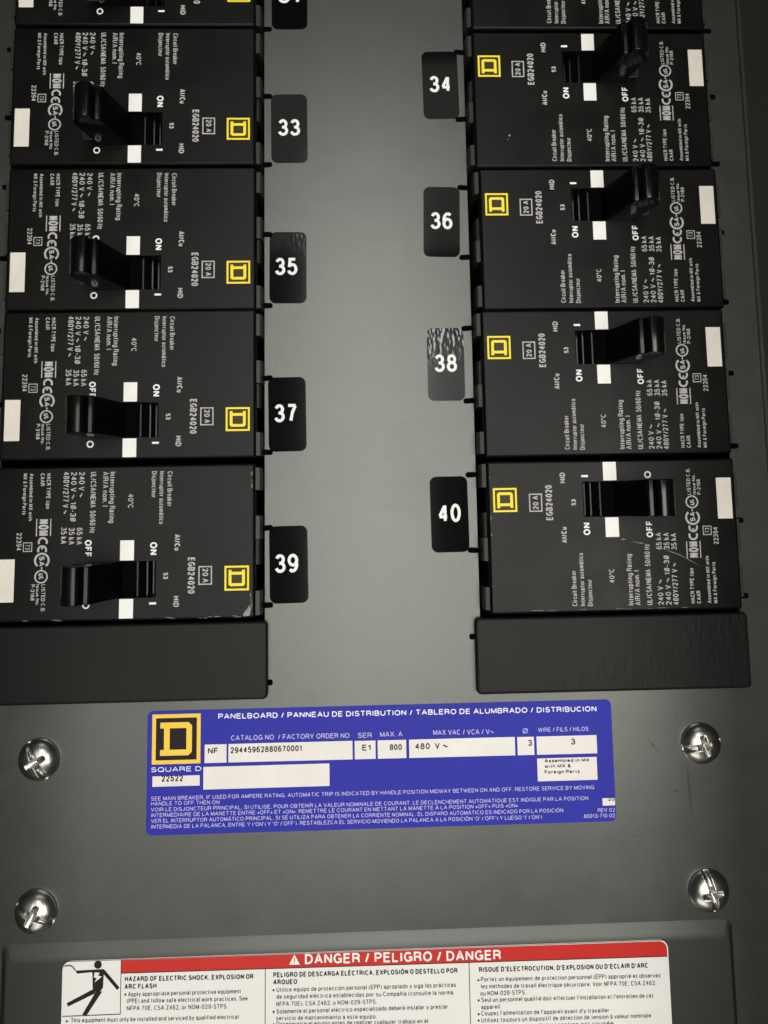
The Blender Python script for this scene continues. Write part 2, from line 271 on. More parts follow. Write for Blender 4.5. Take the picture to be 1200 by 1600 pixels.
# ------------------------------------------------------------------ cabinet round the cover
PW = -7.0                                                       # depth of the cover's face; the breakers' faces are at 0
cab = thing("electrical_cabinet", "dark grey metal cabinet whose side walls frame the breaker panel", "cabinet", (0, -120, -60))
def CAB(x0, x1, y0, y1, w0, w1, m): b = MB(); b.box(x0, x1, y0+120, y1+120, w0+60, w1+60, m); return b
part("side_wall", CAB(149.2, 151, -430, 190, -60, 125, 'wallpaint'), cab)
part("side_wall", CAB(-151, -149.2, -430, 190, -60, 125, 'wallpaint'), cab)
part("corner_bead", CAB(148.0, 149.2, -430, 190, -6.9, -5.6, 'paint'), cab)
part("corner_bead", CAB(-149.2, -148.0, -430, 190, -6.9, -5.6, 'paint'), cab)
part("back_wall", CAB(-149.2, 149.2, -430, 190, -61, -59, 'inside'), cab)

# ------------------------------------------------------------------ cover plate with two breaker openings
deck = thing("cover_plate", "satin grey metal cover plate around both columns of breakers, held by four screws", "cover plate", (0, -120, PW))
b = MB(); OY = 120
us = [-148.9, -134.3, -38.9, 38.6, 134.1, 148.9]; vs = [-429, -217.5, 84.5, 189]
for i in range(5):
    for j in range(3):
        if j == 1 and i in (1, 3): continue
        b.rect(us[i], us[i+1], vs[j]+OY, vs[j+1]+OY, 'paint', 0)
for (a0, a1) in ((us[1], us[2]), (us[3], us[4])):               # folded lips of the openings
    lo, hi = vs[1]+OY, vs[2]+OY
    b.poly([(a0, lo, 0), (a0, hi, 0), (a0, hi, -2), (a0, lo, -2)], 'paint'); b.poly([(a1, hi, 0), (a1, lo, 0), (a1, lo, -2), (a1, hi, -2)], 'paint')
    b.poly([(a0, hi, 0), (a1, hi, 0), (a1, hi, -2), (a0, hi, -2)], 'paint'); b.poly([(a1, lo, 0), (a0, lo, 0), (a0, lo, -2), (a1, lo, -2)], 'paint')
part("plate", b, deck)
# raised lower panel that carries the warning label
b = MB()
prof = [(-298.7, 0.02), (-299.3, 0.12), (-300.2, 0.38), (-301.4, 0.75), (-302.4, 1.0), (-303.4, 1.15), (-304.5, 1.2)]
def lowring(d, w):
    xl, xr, yt, r = -128+d*.35, 124-d*.3, -298.7-d, 2.2
    pts = [(xl, -429)]
    for i in range(7): a = math.radians(180-90*i/6); pts.append((xl+r+r*math.cos(a), yt-r+r*math.sin(a)))
    for i in range(7): a = math.radians(90-90*i/6); pts.append((xr-r+r*math.cos(a), yt-r+r*math.sin(a)))
    pts.append((xr, -429)); return [(x, y+OY, w) for x, y in pts][::-1]
b.rings([lowring(-298.7-p[0], p[1]) for p in prof], 'paint_low', cap=True, closed=False)
part("raised_panel", b, deck, smooth=True)
# twist-out notches: cut gaps in the openings' edges, imitated by raised black tabs
st = MB(); st.slab(-2.1, 2.1, -1.0, 1.0, 0.9, -0.6, 0.45, 0.3, 'inside', n=4); notch = st.mesh("twist_out_notch", True)
def notches(x, first, n):
    for k in range(n):
        o = link(bpy.data.objects.new("twist_out_notch", notch)); o.parent = deck; o.location = V(x, first-27.5*k+OY, 0)
        o.rotation_euler = (0, math.radians(random.uniform(-5, 5)), 0)
notches(-38.0, 60.2, 10); notches(-135.2, 51.6, 9); notches(36.9, 50.8, 9); notches(135.6, 59.9, 10)
for x, y in ((-37.3, -214.3), (35.7, -200.0)):
    o = link(bpy.data.objects.new("twist_out_notch", notch)); o.parent = deck; o.location = V(x, y+OY, 0); o.scale = (0.55, 1, 1)
# combination-drive dome screws
def screw_mesh():
    na, nr = 96, 30; b = MB(); rings = []
    Rm, H = 6.9, 5.0
    def cut(x, y, h):
        r = math.hypot(x, y); t = max(0, 1-abs(y)/1.05); t2 = max(0, 1-abs(x)/1.05)
        d = 0
        if r < 3.6: d = max(d, min(1, t*2.2)*2.6*(1-r/3.9), min(1, t2*2.2)*2.6*(1-r/3.9))
        d = max(d, min(1, t*2.0)*0.85)
        if r < 1.5: d = max(d, 2.6*(1-r/2.4))
        return h-d
    rings.append([(7.1*math.cos(2*math.pi*j/na), 7.1*math.sin(2*math.pi*j/na), 0.0) for j in range(na)])
    rings.append([(7.1*math.cos(2*math.pi*j/na), 7.1*math.sin(2*math.pi*j/na), 0.9) for j in range(na)])
    for i in range(nr):
        q = 1-i/nr; r = Rm*q; h = 0.9+(H-0.9)*math.sqrt(max(0, 1-(q**2.1)))
        rings.append([(r*math.cos(2*math.pi*j/na), r*math.sin(2*math.pi*j/na), cut(r*math.cos(2*math.pi*j/na), r*math.sin(2*math.pi*j/na), h)) for j in range(na)])
    b.rings(rings, 'steel'); me = b.mesh("screw", False)
    for p in me.polygons: p.use_smooth = True
    return me
scm = screw_mesh()
for x, y, a, lab in ((-117.2, -238.3, 62, "upper left screw, its slot upright"), (-116.8, -288.2, 25, "lower left screw"), (116.6, -239.0, -12, "upper right screw above a dark scratch"), (116.3, -288.8, 78, "lower right screw, its slot upright")):
    o = link(bpy.data.objects.new("screw", scm)); o.parent = deck; o.location = V(x, y+OY, 0.02); o.rotation_euler = (0, math.radians(a), 0)
# worn marks by the right-hand screws
b = MB()
def wobble(b, pts, t, m, w, jit=0.25):
    P = []
    for i in range(len(pts)-1):
        for k in range(8):
            f = k/8; P.append((pts[i][0]+(pts[i+1][0]-pts[i][0])*f+random.uniform(-jit, jit), pts[i][1]+(pts[i+1][1]-pts[i][1])*f))
    P.append(pts[-1]); n = len(P)
    L = []; Rr = []
    for i, (x, y) in enumerate(P):
        x2, y2 = P[min(i+1, n-1)]; x1, y1 = P[max(i-1, 0)]; d = math.hypot(x2-x1, y2-y1) or 1
        tt = t*random.uniform(0.35, 1)*math.sin(math.pi*(i+0.4)/(n-0.2)); nx, ny = -(y2-y1)/d*tt/2, (x2-x1)/d*tt/2
        L.append((x+nx, y+ny)); Rr.append((x-nx, y-ny))
    for i in range(n-1): b.poly([L[i], L[i+1], Rr[i+1], Rr[i]], m, w)
wobble(b, [(111.5, -246+OY), (111.6, -254+OY), (111.9, -264+OY)], 1.2, 'scratch', 0.03, 0.12)
wobble(b, [(97, -237+OY), (102, -242+OY)], 0.7, 'scratch', 0.03)
wobble(b, [(106, -254.8+OY), (109, -256.2+OY)], 1.1, 'scratch', 0.03, 0.1)
part("scratch_mark", b, deck)

# ------------------------------------------------------------------ circuit breaker (built upright as it is read, then turned on its side)
DROW = []
def logo(b, cx, cy, h, back, front, w, framew=0.155):
    b.rect(cx-h, cx+h, cy-h, cy+h, back, w)
    b.frame(cx-h, cx+h, cy-h, cy+h, h*framew, front, w+0.03)
    def P(L): return [(cx+x*h, cy+y*h) for x, y in L]
    b.poly(P([(-.667, .43), (.644, .43), (.644, .53), (.50, .667), (-.667, .667)]), front, w+0.03)
    b.poly(P([(-.667, -.43), (.644, -.43), (.644, -.53), (.50, -.667), (-.667, -.667)]), front, w+0.03)
    b.poly(P([(.413, -.43), (.644, -.43), (.644, .43), (.413, .43)]), front, w+0.03)
    b.poly(P([(-.51, -.43), (-.275, -.43), (-.275, .43), (-.51, .43)]), front, w+0.03)

SM, RA = 'print', [
('20 A',-3.45,1.55,-11.95,2.05,.02),('EGB24020',-7.27,5.28,-17.06,2.5,.02),('HID',5.96,9.73,-22.04,2.02,.015),('S3',-2.22,0.07,-25.62,1.74,.03),
('Al/Cu',-15.44,-9.76,-21.83,2.04,.015),('Circuit Breaker',-37.67,-25.21,-24.55,1.85,0),('Interruptor automático',-37.73,-19.14,-27.33,1.75,0),('Disjoncteur',-37.79,-28.40,-30.07,1.8,0),
('40°C',-29.91,-24.85,-38.30,1.92,0),('Interrupting Rating',-37.83,-19.80,-44.77,2.0,0),('AIR/A nom. I',-37.89,-25.60,-47.27,1.97,0),('UL/CSA/NEMA  50/60 Hz',-37.88,-16.39,-51.51,2.0,0),
('240 V ~',-37.97,-28.96,-55.61,2.05,.004),('240 V ~ 1⌀-3⌀',-38.03,-20.54,-58.40,2.05,.004),('480Y/277 V ~',-38.09,-23.19,-61.08,2.05,.004),
('65 kA',-18.35,-12.43,-55.99,2.05,.004),('35 kA',-18.40,-12.48,-58.76,2.05,.004),('35 kA',-18.60,-12.77,-61.46,2.05,.004),
('HACR TYPE tipo',-37.61,-25.19,-66.93,1.5,.015),('CAAR',-37.66,-33.22,-69.10,1.5,.015),('Assembled in MX with',-37.64,-21.06,-72.87,1.4,.015),('MX & Foreign Parts',-37.69,-23.23,-75.08,1.4,.015),
('22394',-16.99,-10.76,-76.77,1.8,.008),('LISTED C.B.',1.01,10.61,-67.70,1.4,.01),('Issue No.',0.97,8.37,-69.54,1.2,.02),('P-2168',0.95,6.51,-71.35,1.35,.02)]

def build_breaker():
    root = thing("circuit_breaker", "x", "circuit breaker")
    X0, X1, Y0, Y1 = -40.1, 14.1, -84.2, 6.4                    # face outline
    hx0, hx1, hy0, hy1 = -6.35, 6.35, -52.4, -28.2              # toggle opening
    b = MB(); r = 0.9
    def ring(d, w, outer=0):
        pts = []
        for cx, cy, a0 in ((X1-r, Y1-r, 0), (X0+r, Y1-r, 90), (X0+r, Y0+r, 180), (X1-r, Y0+r, 270)):
            for i in range(4):
                a = math.radians(a0+30*i); rr = r-d; pts.append((cx+rr*math.cos(a), cy+rr*math.sin(a)+(outer if cy > -40 else -outer*0.8), w))
        return pts
    b.rings([ring(0, -30, 0.3), ring(0, -8, 0.3), ring(0, -1.2, 0.1), ring(0.12, -0.55), ring(0.5, -0.12), ring(0.9-.02, 0)], 'body', cap=False)
    k = r-0.88
    ix0, ix1, iy0, iy1 = X0+0.88, X1-0.88, Y0+0.88, Y1-0.88     # flat face made of four sheets round the opening
    b.poly([(ix0, iy0), (ix1, iy0), (hx1, hy0), (hx0, hy0)], 'body', 0); b.poly([(hx0, hy1), (hx1, hy1), (ix1, iy1), (ix0, iy1)], 'body', 0)
    b.poly([(ix0, iy0), (hx0, hy0), (hx0, hy1), (ix0, iy1)], 'body', 0); b.poly([(hx1, hy0), (ix1, iy0), (ix1, iy1), (hx1, hy1)], 'body', 0)
    D = -12
    b.poly([(hx0, hy0, 0), (hx0, hy1, 0), (hx0, hy1, D), (hx0, hy0, D)], 'body'); b.poly([(hx1, hy1, 0), (hx1, hy0, 0), (hx1, hy0, D), (hx1, hy1, D)], 'body')
    b.poly([(hx1, hy0, 0), (hx0, hy0, 0), (hx0, hy0, D), (hx1, hy0, D)], 'body'); b.poly([(hx0, hy1, 0), (hx1, hy1, 0), (hx1, hy1, D), (hx0, hy1, D)], 'body')
    b.rect(hx0, hx1, hy0, hy1, 'inside', D)
    part("case", b, root, smooth=True)
    # ledges along the wire end, with the two terminal recesses between them
    for a0, a1, y, top in ((-38.6, -30.6, 8.3, -1.0), (-21.4, -13.2, 8.3, -1.4), (-13.0, -4.2, 7.6, -2.6), (4.9, 13.3, 8.3, -1.0)):
        q = MB(); q.rings([[(a0, 5.9, w0), (a1, 5.9, w0), (a1, y0, w1), (a0, y0, w1)] for w0, y0, w1 in ((-26, y+.4, -26), (-8, y+.3, -8), (top-.5, y, top-.9), (top, y-.45, top-.5))], 'side')
        part("end_ledge", q, root)
    for a0, a1 in ((-36, -25), (-20, -8), (-4, 9)):
        q = MB(); q.box(a0, a1, -86.0, -84.1, -20, -2.4, 'side'); part("end_ledge", q, root)
    # toggle: drum inside the opening and the lever thrown outwards
    q = MB(); n = 14; prof = []
    for i in range(n+1):
        a = math.radians(20+140*i/n); prof.append((-40.5+11.6*math.cos(a), -12.8+11.2*math.sin(a)))
    prof = prof[::-1]
    q.rings([[(x, y, w) for y, w in prof] for x in (-6.34, 6.34)], 'inside', cap=False, closed=False)
    part("toggle_drum", q, root, smooth=True)
    for y, h in ((-30.6, 0.5), (-32.3, 0.45), (-35.2, 0.5)):
        q = MB(); wz = -12.8+11.2*math.sqrt(max(0, 1-((y+40.5)/11.6)**2)); q.rings([[(x, y-h, wz-.8), (x, y-h*.5, wz+.35), (x, y+h*.5, wz+.30), (x, y+h, wz-1.2)] for x in (-6.05, 6.05)], 'gloss', closed=False, cap=False)
        part("drum_rib", q, root, smooth=True)
    bm = bmesh.new()
    HP = [(-38.5, -7), (-40.6, 0), (-42.6, 8), (-44.2, 15), (-44.9, 18.8), (-45.3, 19.9), (-46.4, 20.0), (-46.9, 18.9), (-47.3, 19.4), (-47.7, 22.0), (-48.4, 22.6), (-49.6, 22.75), (-50.9, 22.5), (-52.2, 21.8), (-53.4, 20.7), (-54.6, 18.4), (-55.0, 15.5), (-53.6, 9), (-51.6, 0), (-50.6, -7)]
    vs_ = [[bm.verts.new(V(x, y, w)) for y, w in HP] for x in (-6.3, 6.3)]; k = len(HP)
    bm.faces.new(vs_[0][::-1]); bm.faces.new(vs_[1])
    for i in range(k): bm.faces.new([vs_[0][i], vs_[0][(i+1) % k], vs_[1][(i+1) % k], vs_[1][i]])
    bmesh.ops.recalc_face_normals(bm, faces=bm.faces)
    ed = [e for e in bm.edges if abs(e.verts[0].co.x-e.verts[1].co.x) < 1e-6 and e.is_manifold]
    bmesh.ops.bevel(bm, geom=ed, offset=0.45*S, segments=2, profile=0.6, affect='EDGES')
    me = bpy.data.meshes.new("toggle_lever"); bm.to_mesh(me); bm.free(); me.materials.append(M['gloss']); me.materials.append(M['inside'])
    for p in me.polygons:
        if p.normal.z > 0.45 and p.center.y > -0.0185: p.material_index = 1   # inner slope of the same plastic, blackened so it shows no reflected light
    for p in me.polygons: p.use_smooth = True
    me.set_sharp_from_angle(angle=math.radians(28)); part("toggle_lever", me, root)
    q = MB(); q.slab(-4.45, 4.45, -57.6, -52.5, 0.8, -0.3, 0.45, 0.25, 'tab', n=4); part("raised_tab", q, root, smooth=True)
    # printing
    Z = 0.06
    q = MB(); logo(q, 0.2, 0.06, 4.3, 'logoback', 'yellow', Z); part("brand_logo", q, root)
    q = MB(); q.frame(-4.19, 2.30, -13.35, -8.60, 0.42, 'print', Z)
    for t in RA[:2]: q.text(t[0], t[1], t[2], t[3], t[4], 'print', Z+.02, weight=t[5])
    part("rating_print", q, root)
    q = MB(); q.text('ON', -12.83, -8.39, -30.34, 2.51, 'bold', Z, weight=.03); part("switch_mark", q, root); q = MB(); q.text('OFF', -14.03, -8.09, -53.07, 2.43, 'bold', Z, weight=.03)
    part("switch_mark", q, root); q = MB(); q.arc(8.5, -52.2, 0.75, 1.28, 0, 360, 'bold', Z, 24); part("switch_mark", q, root); q = MB(); q.rect(7.95, 8.7, -30.35, -27.95, 'bold', Z)
    part("switch_mark", q, root)
    q = MB()
    for t in RA[2:5]: q.text(t[0], t[1], t[2], t[3], t[4], 'print', Z, weight=t[5]+.01)
    part("wire_print", q, root)
    q = MB()
    for t in RA[5:18]: q.text(t[0], t[1], t[2], t[3], t[4], 'print', Z, weight=t[5]+.006)
    part("specification_print", q, root)
    q = MB()
    for t in RA[18:23]: q.text(t[0], t[1], t[2], t[3], t[4], 'print', Z, weight=t[5])
    q.frame(-13.56, -10.28, -74.45, -71.28, 0.28, 'print', Z); q.text('73', -12.85, -11.0, -73.62, 1.6, 'print', Z)
    part("origin_print", q, root)
    q = MB()
    for t in RA[23:]: q.text(t[0], t[1], t[2], t[3], t[4], 'print', Z, weight=t[5])
    q.rect(-21.67, -15.65, -65.25, -64.89, 'print', Z); q.rect(-21.67, -15.65, -70.13, -69.77, 'print', Z)
    q.text('NOM', -21.5, -15.8, -69.25, 3.5, 'print', Z, weight=.03)
    q.arc(-13.6, -67.65, 1.05, 1.75, 62, 298, 'print', Z, 14); q.arc(-10.75, -67.82, 1.05, 1.75, 62, 298, 'print', Z, 14); q.rect(-11.9, -11.0, -68.1, -67.55, 'print', Z+.02)
    q.arc(-7.2, -67.8, 2.0, 2.72, 38, 322, 'print', Z, 22); q.text('SA', -8.7, -5.2, -68.75, 1.9, 'print', Z, weight=.03)
    q.rect(-5.0, -3.95, -68.0, -67.6, 'print', Z)
    q.arc(-1.6, -67.9, 1.85, 2.35, 0, 360, 'print', Z, 24); q.text('UL', -2.75, -0.5, -68.95, 1.7, 'print', Z, y1=-68.5, weight=.03)
    part("approval_mark", q, root)
    for x0, x1 in ((-13.63, -6.65), (6.62, 13.3)):
        q = MB(); q.slab(x0, x1, -40.75, -35.91, .08, 0.0, 0.08, 0, 'white', n=1); part("white_patch", q, root)
    q = MB(); q.slab(-7.78, 6.98, -82.58, -77.14, .1, 0.0, 0.12, 0, 'oldwhite', n=1); part("blank_label", q, root)
    return root

SEP, DV = 47.852, 2.612
proto = build_breaker()
def copy_tree(src, label):
    r = link(src.copy()); r["label"] = label
    for c in src.children:
        d = link(c.copy()); d.parent = r
    return r
where = {
 ('L', -1): "black circuit breaker cut off by the top edge in the left column",
 ('L', 0): "uppermost whole black circuit breaker in the left column",
 ('L', 1): "black circuit breaker third from the bottom of the left column",
 ('L', 2): "black circuit breaker second from the bottom of the left column",
 ('L', 3): "black circuit breaker with chipped pale edges, lowest of the left column",
 ('R', -1): "black circuit breaker cut off by the top edge in the right column",
 ('R', 0): "uppermost whole black circuit breaker in the right column",
 ('R', 1): "black circuit breaker third from the bottom of the right column",
 ('R', 2): "black circuit breaker beside the wrinkled shiny number sticker",
 ('R', 3): "black circuit breaker with a pale curved scratch, lowest of the right column"}
offs = {('L', -1): (0, 0), ('L', 0): (-.03, .02), ('L', 1): (.135, -.118), ('L', 2): (.046, .68), ('L', 3): (-.152, -.578),
        ('R', -1): (-.3, .1), ('R', 0): (-.446, -.328), ('R', 1): (.658, -.035), ('R', 2): (-.276, .524), ('R', 3): (.064, -.162)}
br = {}
for key, lab in where.items():
    side, row = key; ou, ov = offs[key]; o = proto if key == ('L', -1) else copy_tree(proto, lab)
    o["label"] = lab; o["group"] = "circuit breakers in two columns"
    if side == 'L': o.location = V(-SEP+ou, -55*row-11.12+ov, 0); o.rotation_euler = (0, math.pi/2, 0)
    else: o.location = V(SEP+ou, -55*row+11.12+DV+ov, 0); o.rotation_euler = (0, -math.pi/2, 0)
    br[key] = o
# wear that only single breakers show
q = MB(); rs = random.Random(3)
def chips(q, n, x0, x1, y0, y1, L, t, w=0.07):
    for _ in range(n):
        x, y = rs.uniform(x0, x1), rs.uniform(y0, y1); l = L*rs.uniform(.3, 1)
        if x1-x0 > y1-y0: pts = [(x-l, y-t*rs.uniform(.2, .6)), (x-l*.2, y-t*.5), (x+l, y-t*rs.uniform(.1, .5)), (x+l*.6, y+t*rs.uniform(.1, .6)), (x-l*.4, y+t*.4)]
        else: pts = [(x-t*.5, y-l), (x+t*.4, y-l*.4), (x+t*rs.uniform(.2, .6), y+l), (x-t*rs.uniform(.1, .5), y+l*.5)]
        q.poly(pts, 'scuff', w)
chips(q, 9, 13.2, 13.7, -24, 3, 1.6, .22); chips(q, 3, 13.3, 13.6, -80, -60, 1.4, .2)
chips(q, 7, -38.8, -31, 5.2, 5.5, .9, .35); chips(q, 8, 6, 12.5, 4.9, 5.5, 1.1, .35)
q.poly([(9.5, 4.6), (12.9, 2.2), (13.5, 2.4), (13.2, 4.6), (11.5, 5.0)], 'scuff', .075)
part("edge_wear", q, br[('L', 3)], label="pale chips along the worn edge")
q = MB(); chips(q, 10, -39.2, -38.9, -70, -2, 2.4, .16); chips(q, 8, -38, -25, 5.3, 5.5, .3, .12); chips(q, 4, -15, 9, 5.2, 5.5, .8, .3)
part("edge_wear", q, br[('R', 3)], label="thin pale wear along the lower edge")
q = MB()
def arcpts(P): return P
wobble(q, [(-14.5, -41.3), (-14.6, -43.2)], .5, 'scuff', .1, .02)
wobble(q, [(-15.3, -44.9), (-16.3, -50.2)], .45, 'scuff', .1, .04)
wobble(q, [(-17.0, -52.5), (-18.4, -57), (-20.3, -62), (-22.5, -66), (-24.8, -70)], .28, 'scuff', .1, .05)
part("scratch_mark", q, br[('R', 3)])
q = MB(); q.arc(-27.5, -6.8, 0, .42, 0, 360, 'scuff', .07, 7); q.poly([(-28.6, -6.3), (-28.4, -6.5), (-30.6, -5.7)], 'scuff', .08); part("scratch_mark", q, br[('R', 0)])

# ------------------------------------------------------------------ blank fillers under both columns
f = thing("filler_plate", "smooth black blank filler below the left column of breakers", "filler plate", (-84.6, -206.1, -6), "blank fillers closing the breaker openings")
b = MB(); b.slab(-49.6, 46.9, -13.4, 13.6, 1.8, -2.5, 2.2, 1.1, 'filler', n=6); part("cover_face", b, f, smooth=True)
b = MB()
b.slab(-11.5, -10.6, -1.4, 0.3, .4, 2.1, 2.32, .1, 'filler', n=3); b.slab(-5.3, -3.0, -2.2, 1.2, 1, 2.1, 2.3, .15, 'filler', n=4); part("moulding_mark", b, f, smooth=True)
f = thing("filler_plate", "leathery wrinkled black blank filler below the right column of breakers", "filler plate", (85.4, -206.3, -6), "blank fillers closing the breaker openings")
b = MB(); b.slab(-49.1, 50.1, -13.5, 13.2, 1.8, -2.5, 2.2, 1.1, 'fillerw', n=6); part("cover_face", b, f, smooth=True)

# ------------------------------------------------------------------ number stickers
for num, x, y, a, m in (('31', -29.1, 46.5, 0, 'sticker'), ('33', -29.4, -7.8, -.3, 'sticker'), ('35', -30.1, -62.7, .3, 'sticker35'), ('37', -30.6, -118.3, -.6, 'sticker'), ('39', -30.3, -173.0, -.6, 'sticker'),
                        ('34', 29.3, 9.8, -.9, 'sticker'), ('36', 28.4, -45.2, 1.2, 'sticker'), ('38', 28.6, -100.3, 0, 'sticker38'), ('40', 28.5, -156.0, -.5, 'sticker')):
    nth = {'31': "cut off by the top edge", '33': "uppermost whole one of the left column", '35': "third from the bottom of the left column", '37': "second from the bottom of the left column", '39': "lowest of the left column",
           '34': "uppermost of the right column", '36': "second from the top of the right column", '38': "third of the right column", '40': "lowest of the right column"}[num]
    extra = "wrinkled shiny black sticker" if num == '38' else "black sticker"
    t = thing("number_sticker", f"{extra} reading {num}, {nth}", "sticker", (x, y, PW), "number stickers beside the breakers")
    t.rotation_euler = (0, math.radians(a), 0)
    b = MB(); b.slab(-6.95, 6.95, -13.8, 13.8, 2.4, 0, 0.12, .05, m, n=7); part("backing", b, t)
    dx = {'33': 0, '35': -.6, '37': -.5, '39': -.7, '40': 0}.get(num, 0); dy = 0.4
    b = MB(); b.text(num, -4.25+dx, 4.15+dx, -3.35+dy, 6.7, 'bold', .16, weight=.013); part("number_print", b, t)

# ------------------------------------------------------------------ blue nameplate
pos = (2.4, -243.8, PW)
t = thing("nameplate", "blue panelboard nameplate with white data fields and a large yellow square logo", "nameplate", pos)
def rel(x, y): return x-pos[0], y-pos[1]
b = MB(); b.slab(-82.5, 82.5, -21.1, 20.7, 2.0, 0, .12, .04, 'blue', n=6); part("label_film", b, t, smooth=True); bpy.context.view_layer.update()
def skew(mb, k):                                               # the plate was stuck on slightly out of level
    mb.v = [(x, y+k*x, w) for x, y, w in mb.v]; return mb
for fx in ((-60.03, -52.38), (-51.74, -8.09), (-7.33, .05), (.83, 10.94), (11.97, 49.71), (50.6, 56.59), (57.51, 79.13)):
    b = MB(); y0 = -241.2-.003*(fx[0]+60); b.poly([rel(fx[0], y0), rel(fx[1], y0-.003*(fx[1]-fx[0])), rel(fx[1], y0+6.2), rel(fx[0], y0+6.25)], 'cream', .16); part("data_field", b, t)
for x0, x1, y0, y1 in ((57.45, 78.82, -250.63, -242.83), (-60.42, -16.31, -250.1, -242.5), (-78.1, -61.7, -248.7, -245.2), (80.25, 84.71, -259.5, -257.0)):
    b = MB(); b.rect(x0-pos[0], x1-pos[0], y0-pos[1], y1-pos[1], 'cream', .16); part("data_field", b, t)
b = MB(); cx, cy = rel(-69.95, -232.75); logo(b, cx, cy, 8.45, 'plum', 'amber', .15); part("brand_logo", b, t)
PLATE_LINES = [
('PANELBOARD / PANNEAU DE DISTRIBUTION / TABLERO DE ALUMBRADO / DISTRIBUCION',-55.34,-226.39,79.53,-227.16,1.87),
('CATALOG NO  / FACTORY ORDER NO',-50.82,-233.80,-9.13,-234.02,1.74),
('SER',-6.18,-234.10,-1.19,-234.12,1.75),
('MAX. A',1.76,-233.98,9.71,-233.97,1.75),
('MAX VAC / VCA / V~',20.65,-233.82,42.37,-234.05,1.76),
('Ø',52.58,-234.10,54.53,-234.15,1.76),
('WIRE / FILS / HILOS',58.23,-233.80,76.33,-233.83,1.54),
('NF',-58.86,-238.14,-55.28,-238.15,2.06),
('29445962880670001',-51.03,-238.13,-25.88,-238.05,2.06),
('E1',-4.66,-238.50,-1.49,-238.50,2.07),
('800',5.08,-238.61,9.39,-238.62,2.07),
('480  V ~',14.05,-238.57,25.78,-238.55,2.08),
('3',54.37,-238.43,55.87,-238.43,2.08),
('3',69.78,-238.40,71.40,-238.40,2.09),
('Assembled in MX',60.11,-244.28,76.19,-244.39,1.20),
('with MX &',60.04,-246.14,69.45,-246.17,1.20),
('Foreign Parts',59.96,-248.10,72.57,-248.18,1.20),
('SQUARE D',-78.62,-243.75,-61.16,-243.80,1.61),
('22522',-75.02,-247.07,-67.47,-247.06,2.15),
('SEE MAIN BREAKER, IF USED FOR AMPERE RATING. AUTOMATIC TRIP IS INDICATED BY HANDLE POSITION MIDWAY BETWEEN ON AND OFF. RESTORE SERVICE BY MOVING',-78.48,-253.28,77.48,-253.81,1.36),
('HANDLE TO OFF THEN ON',-78.46,-254.98,-54.75,-255.09,1.34),
('VOIR LE DISJONCTEUR PRINCIPAL, SI UTILISE, POUR OBTENIR LA VALEUR NOMINALE DE COURANT. LE DECLENCHEMENT AUTOMATIQUE EST INDIQUE PAR LA POSITION',-78.43,-256.96,75.14,-257.44,1.35),
('INTERMEDIAIRE DE LA MANETTE ENTRE «OFF» ET «ON». REMETTRE LE COURANT EN METTANT LA MANETTE À LA POSITION «OFF» PUIS «ON»',-78.40,-258.81,49.96,-259.20,1.35),
('VER EL INTERRUPTOR AUTOMÁTICO PRINCIPAL, SI SE UTILIZA PARA OBTENER LA CORRIENTE NOMINAL. EL DISPARO AUTOMÁTICO ES INDICADO POR LA POSICIÓN',-78.37,-260.72,66.05,-261.29,1.35),
("INTERMEDIA DE LA PALANCA, ENTRE 'I' ('ON') Y 'O' ('OFF'). RESTABLEZCA EL SERVICIO MOVIENDO LA PALANCA A LA POSICIÓN 'O' ('OFF') Y LUEGO 'I' ('ON')",-78.35,-262.63,58.34,-263.33,1.35),
('REV 02',78.38,-261.64,84.56,-261.69,1.36),
('80013-710-02',73.37,-263.51,84.46,-263.55,1.36),
('20',82.22,-257.96,84.51,-257.96,1.30),
]
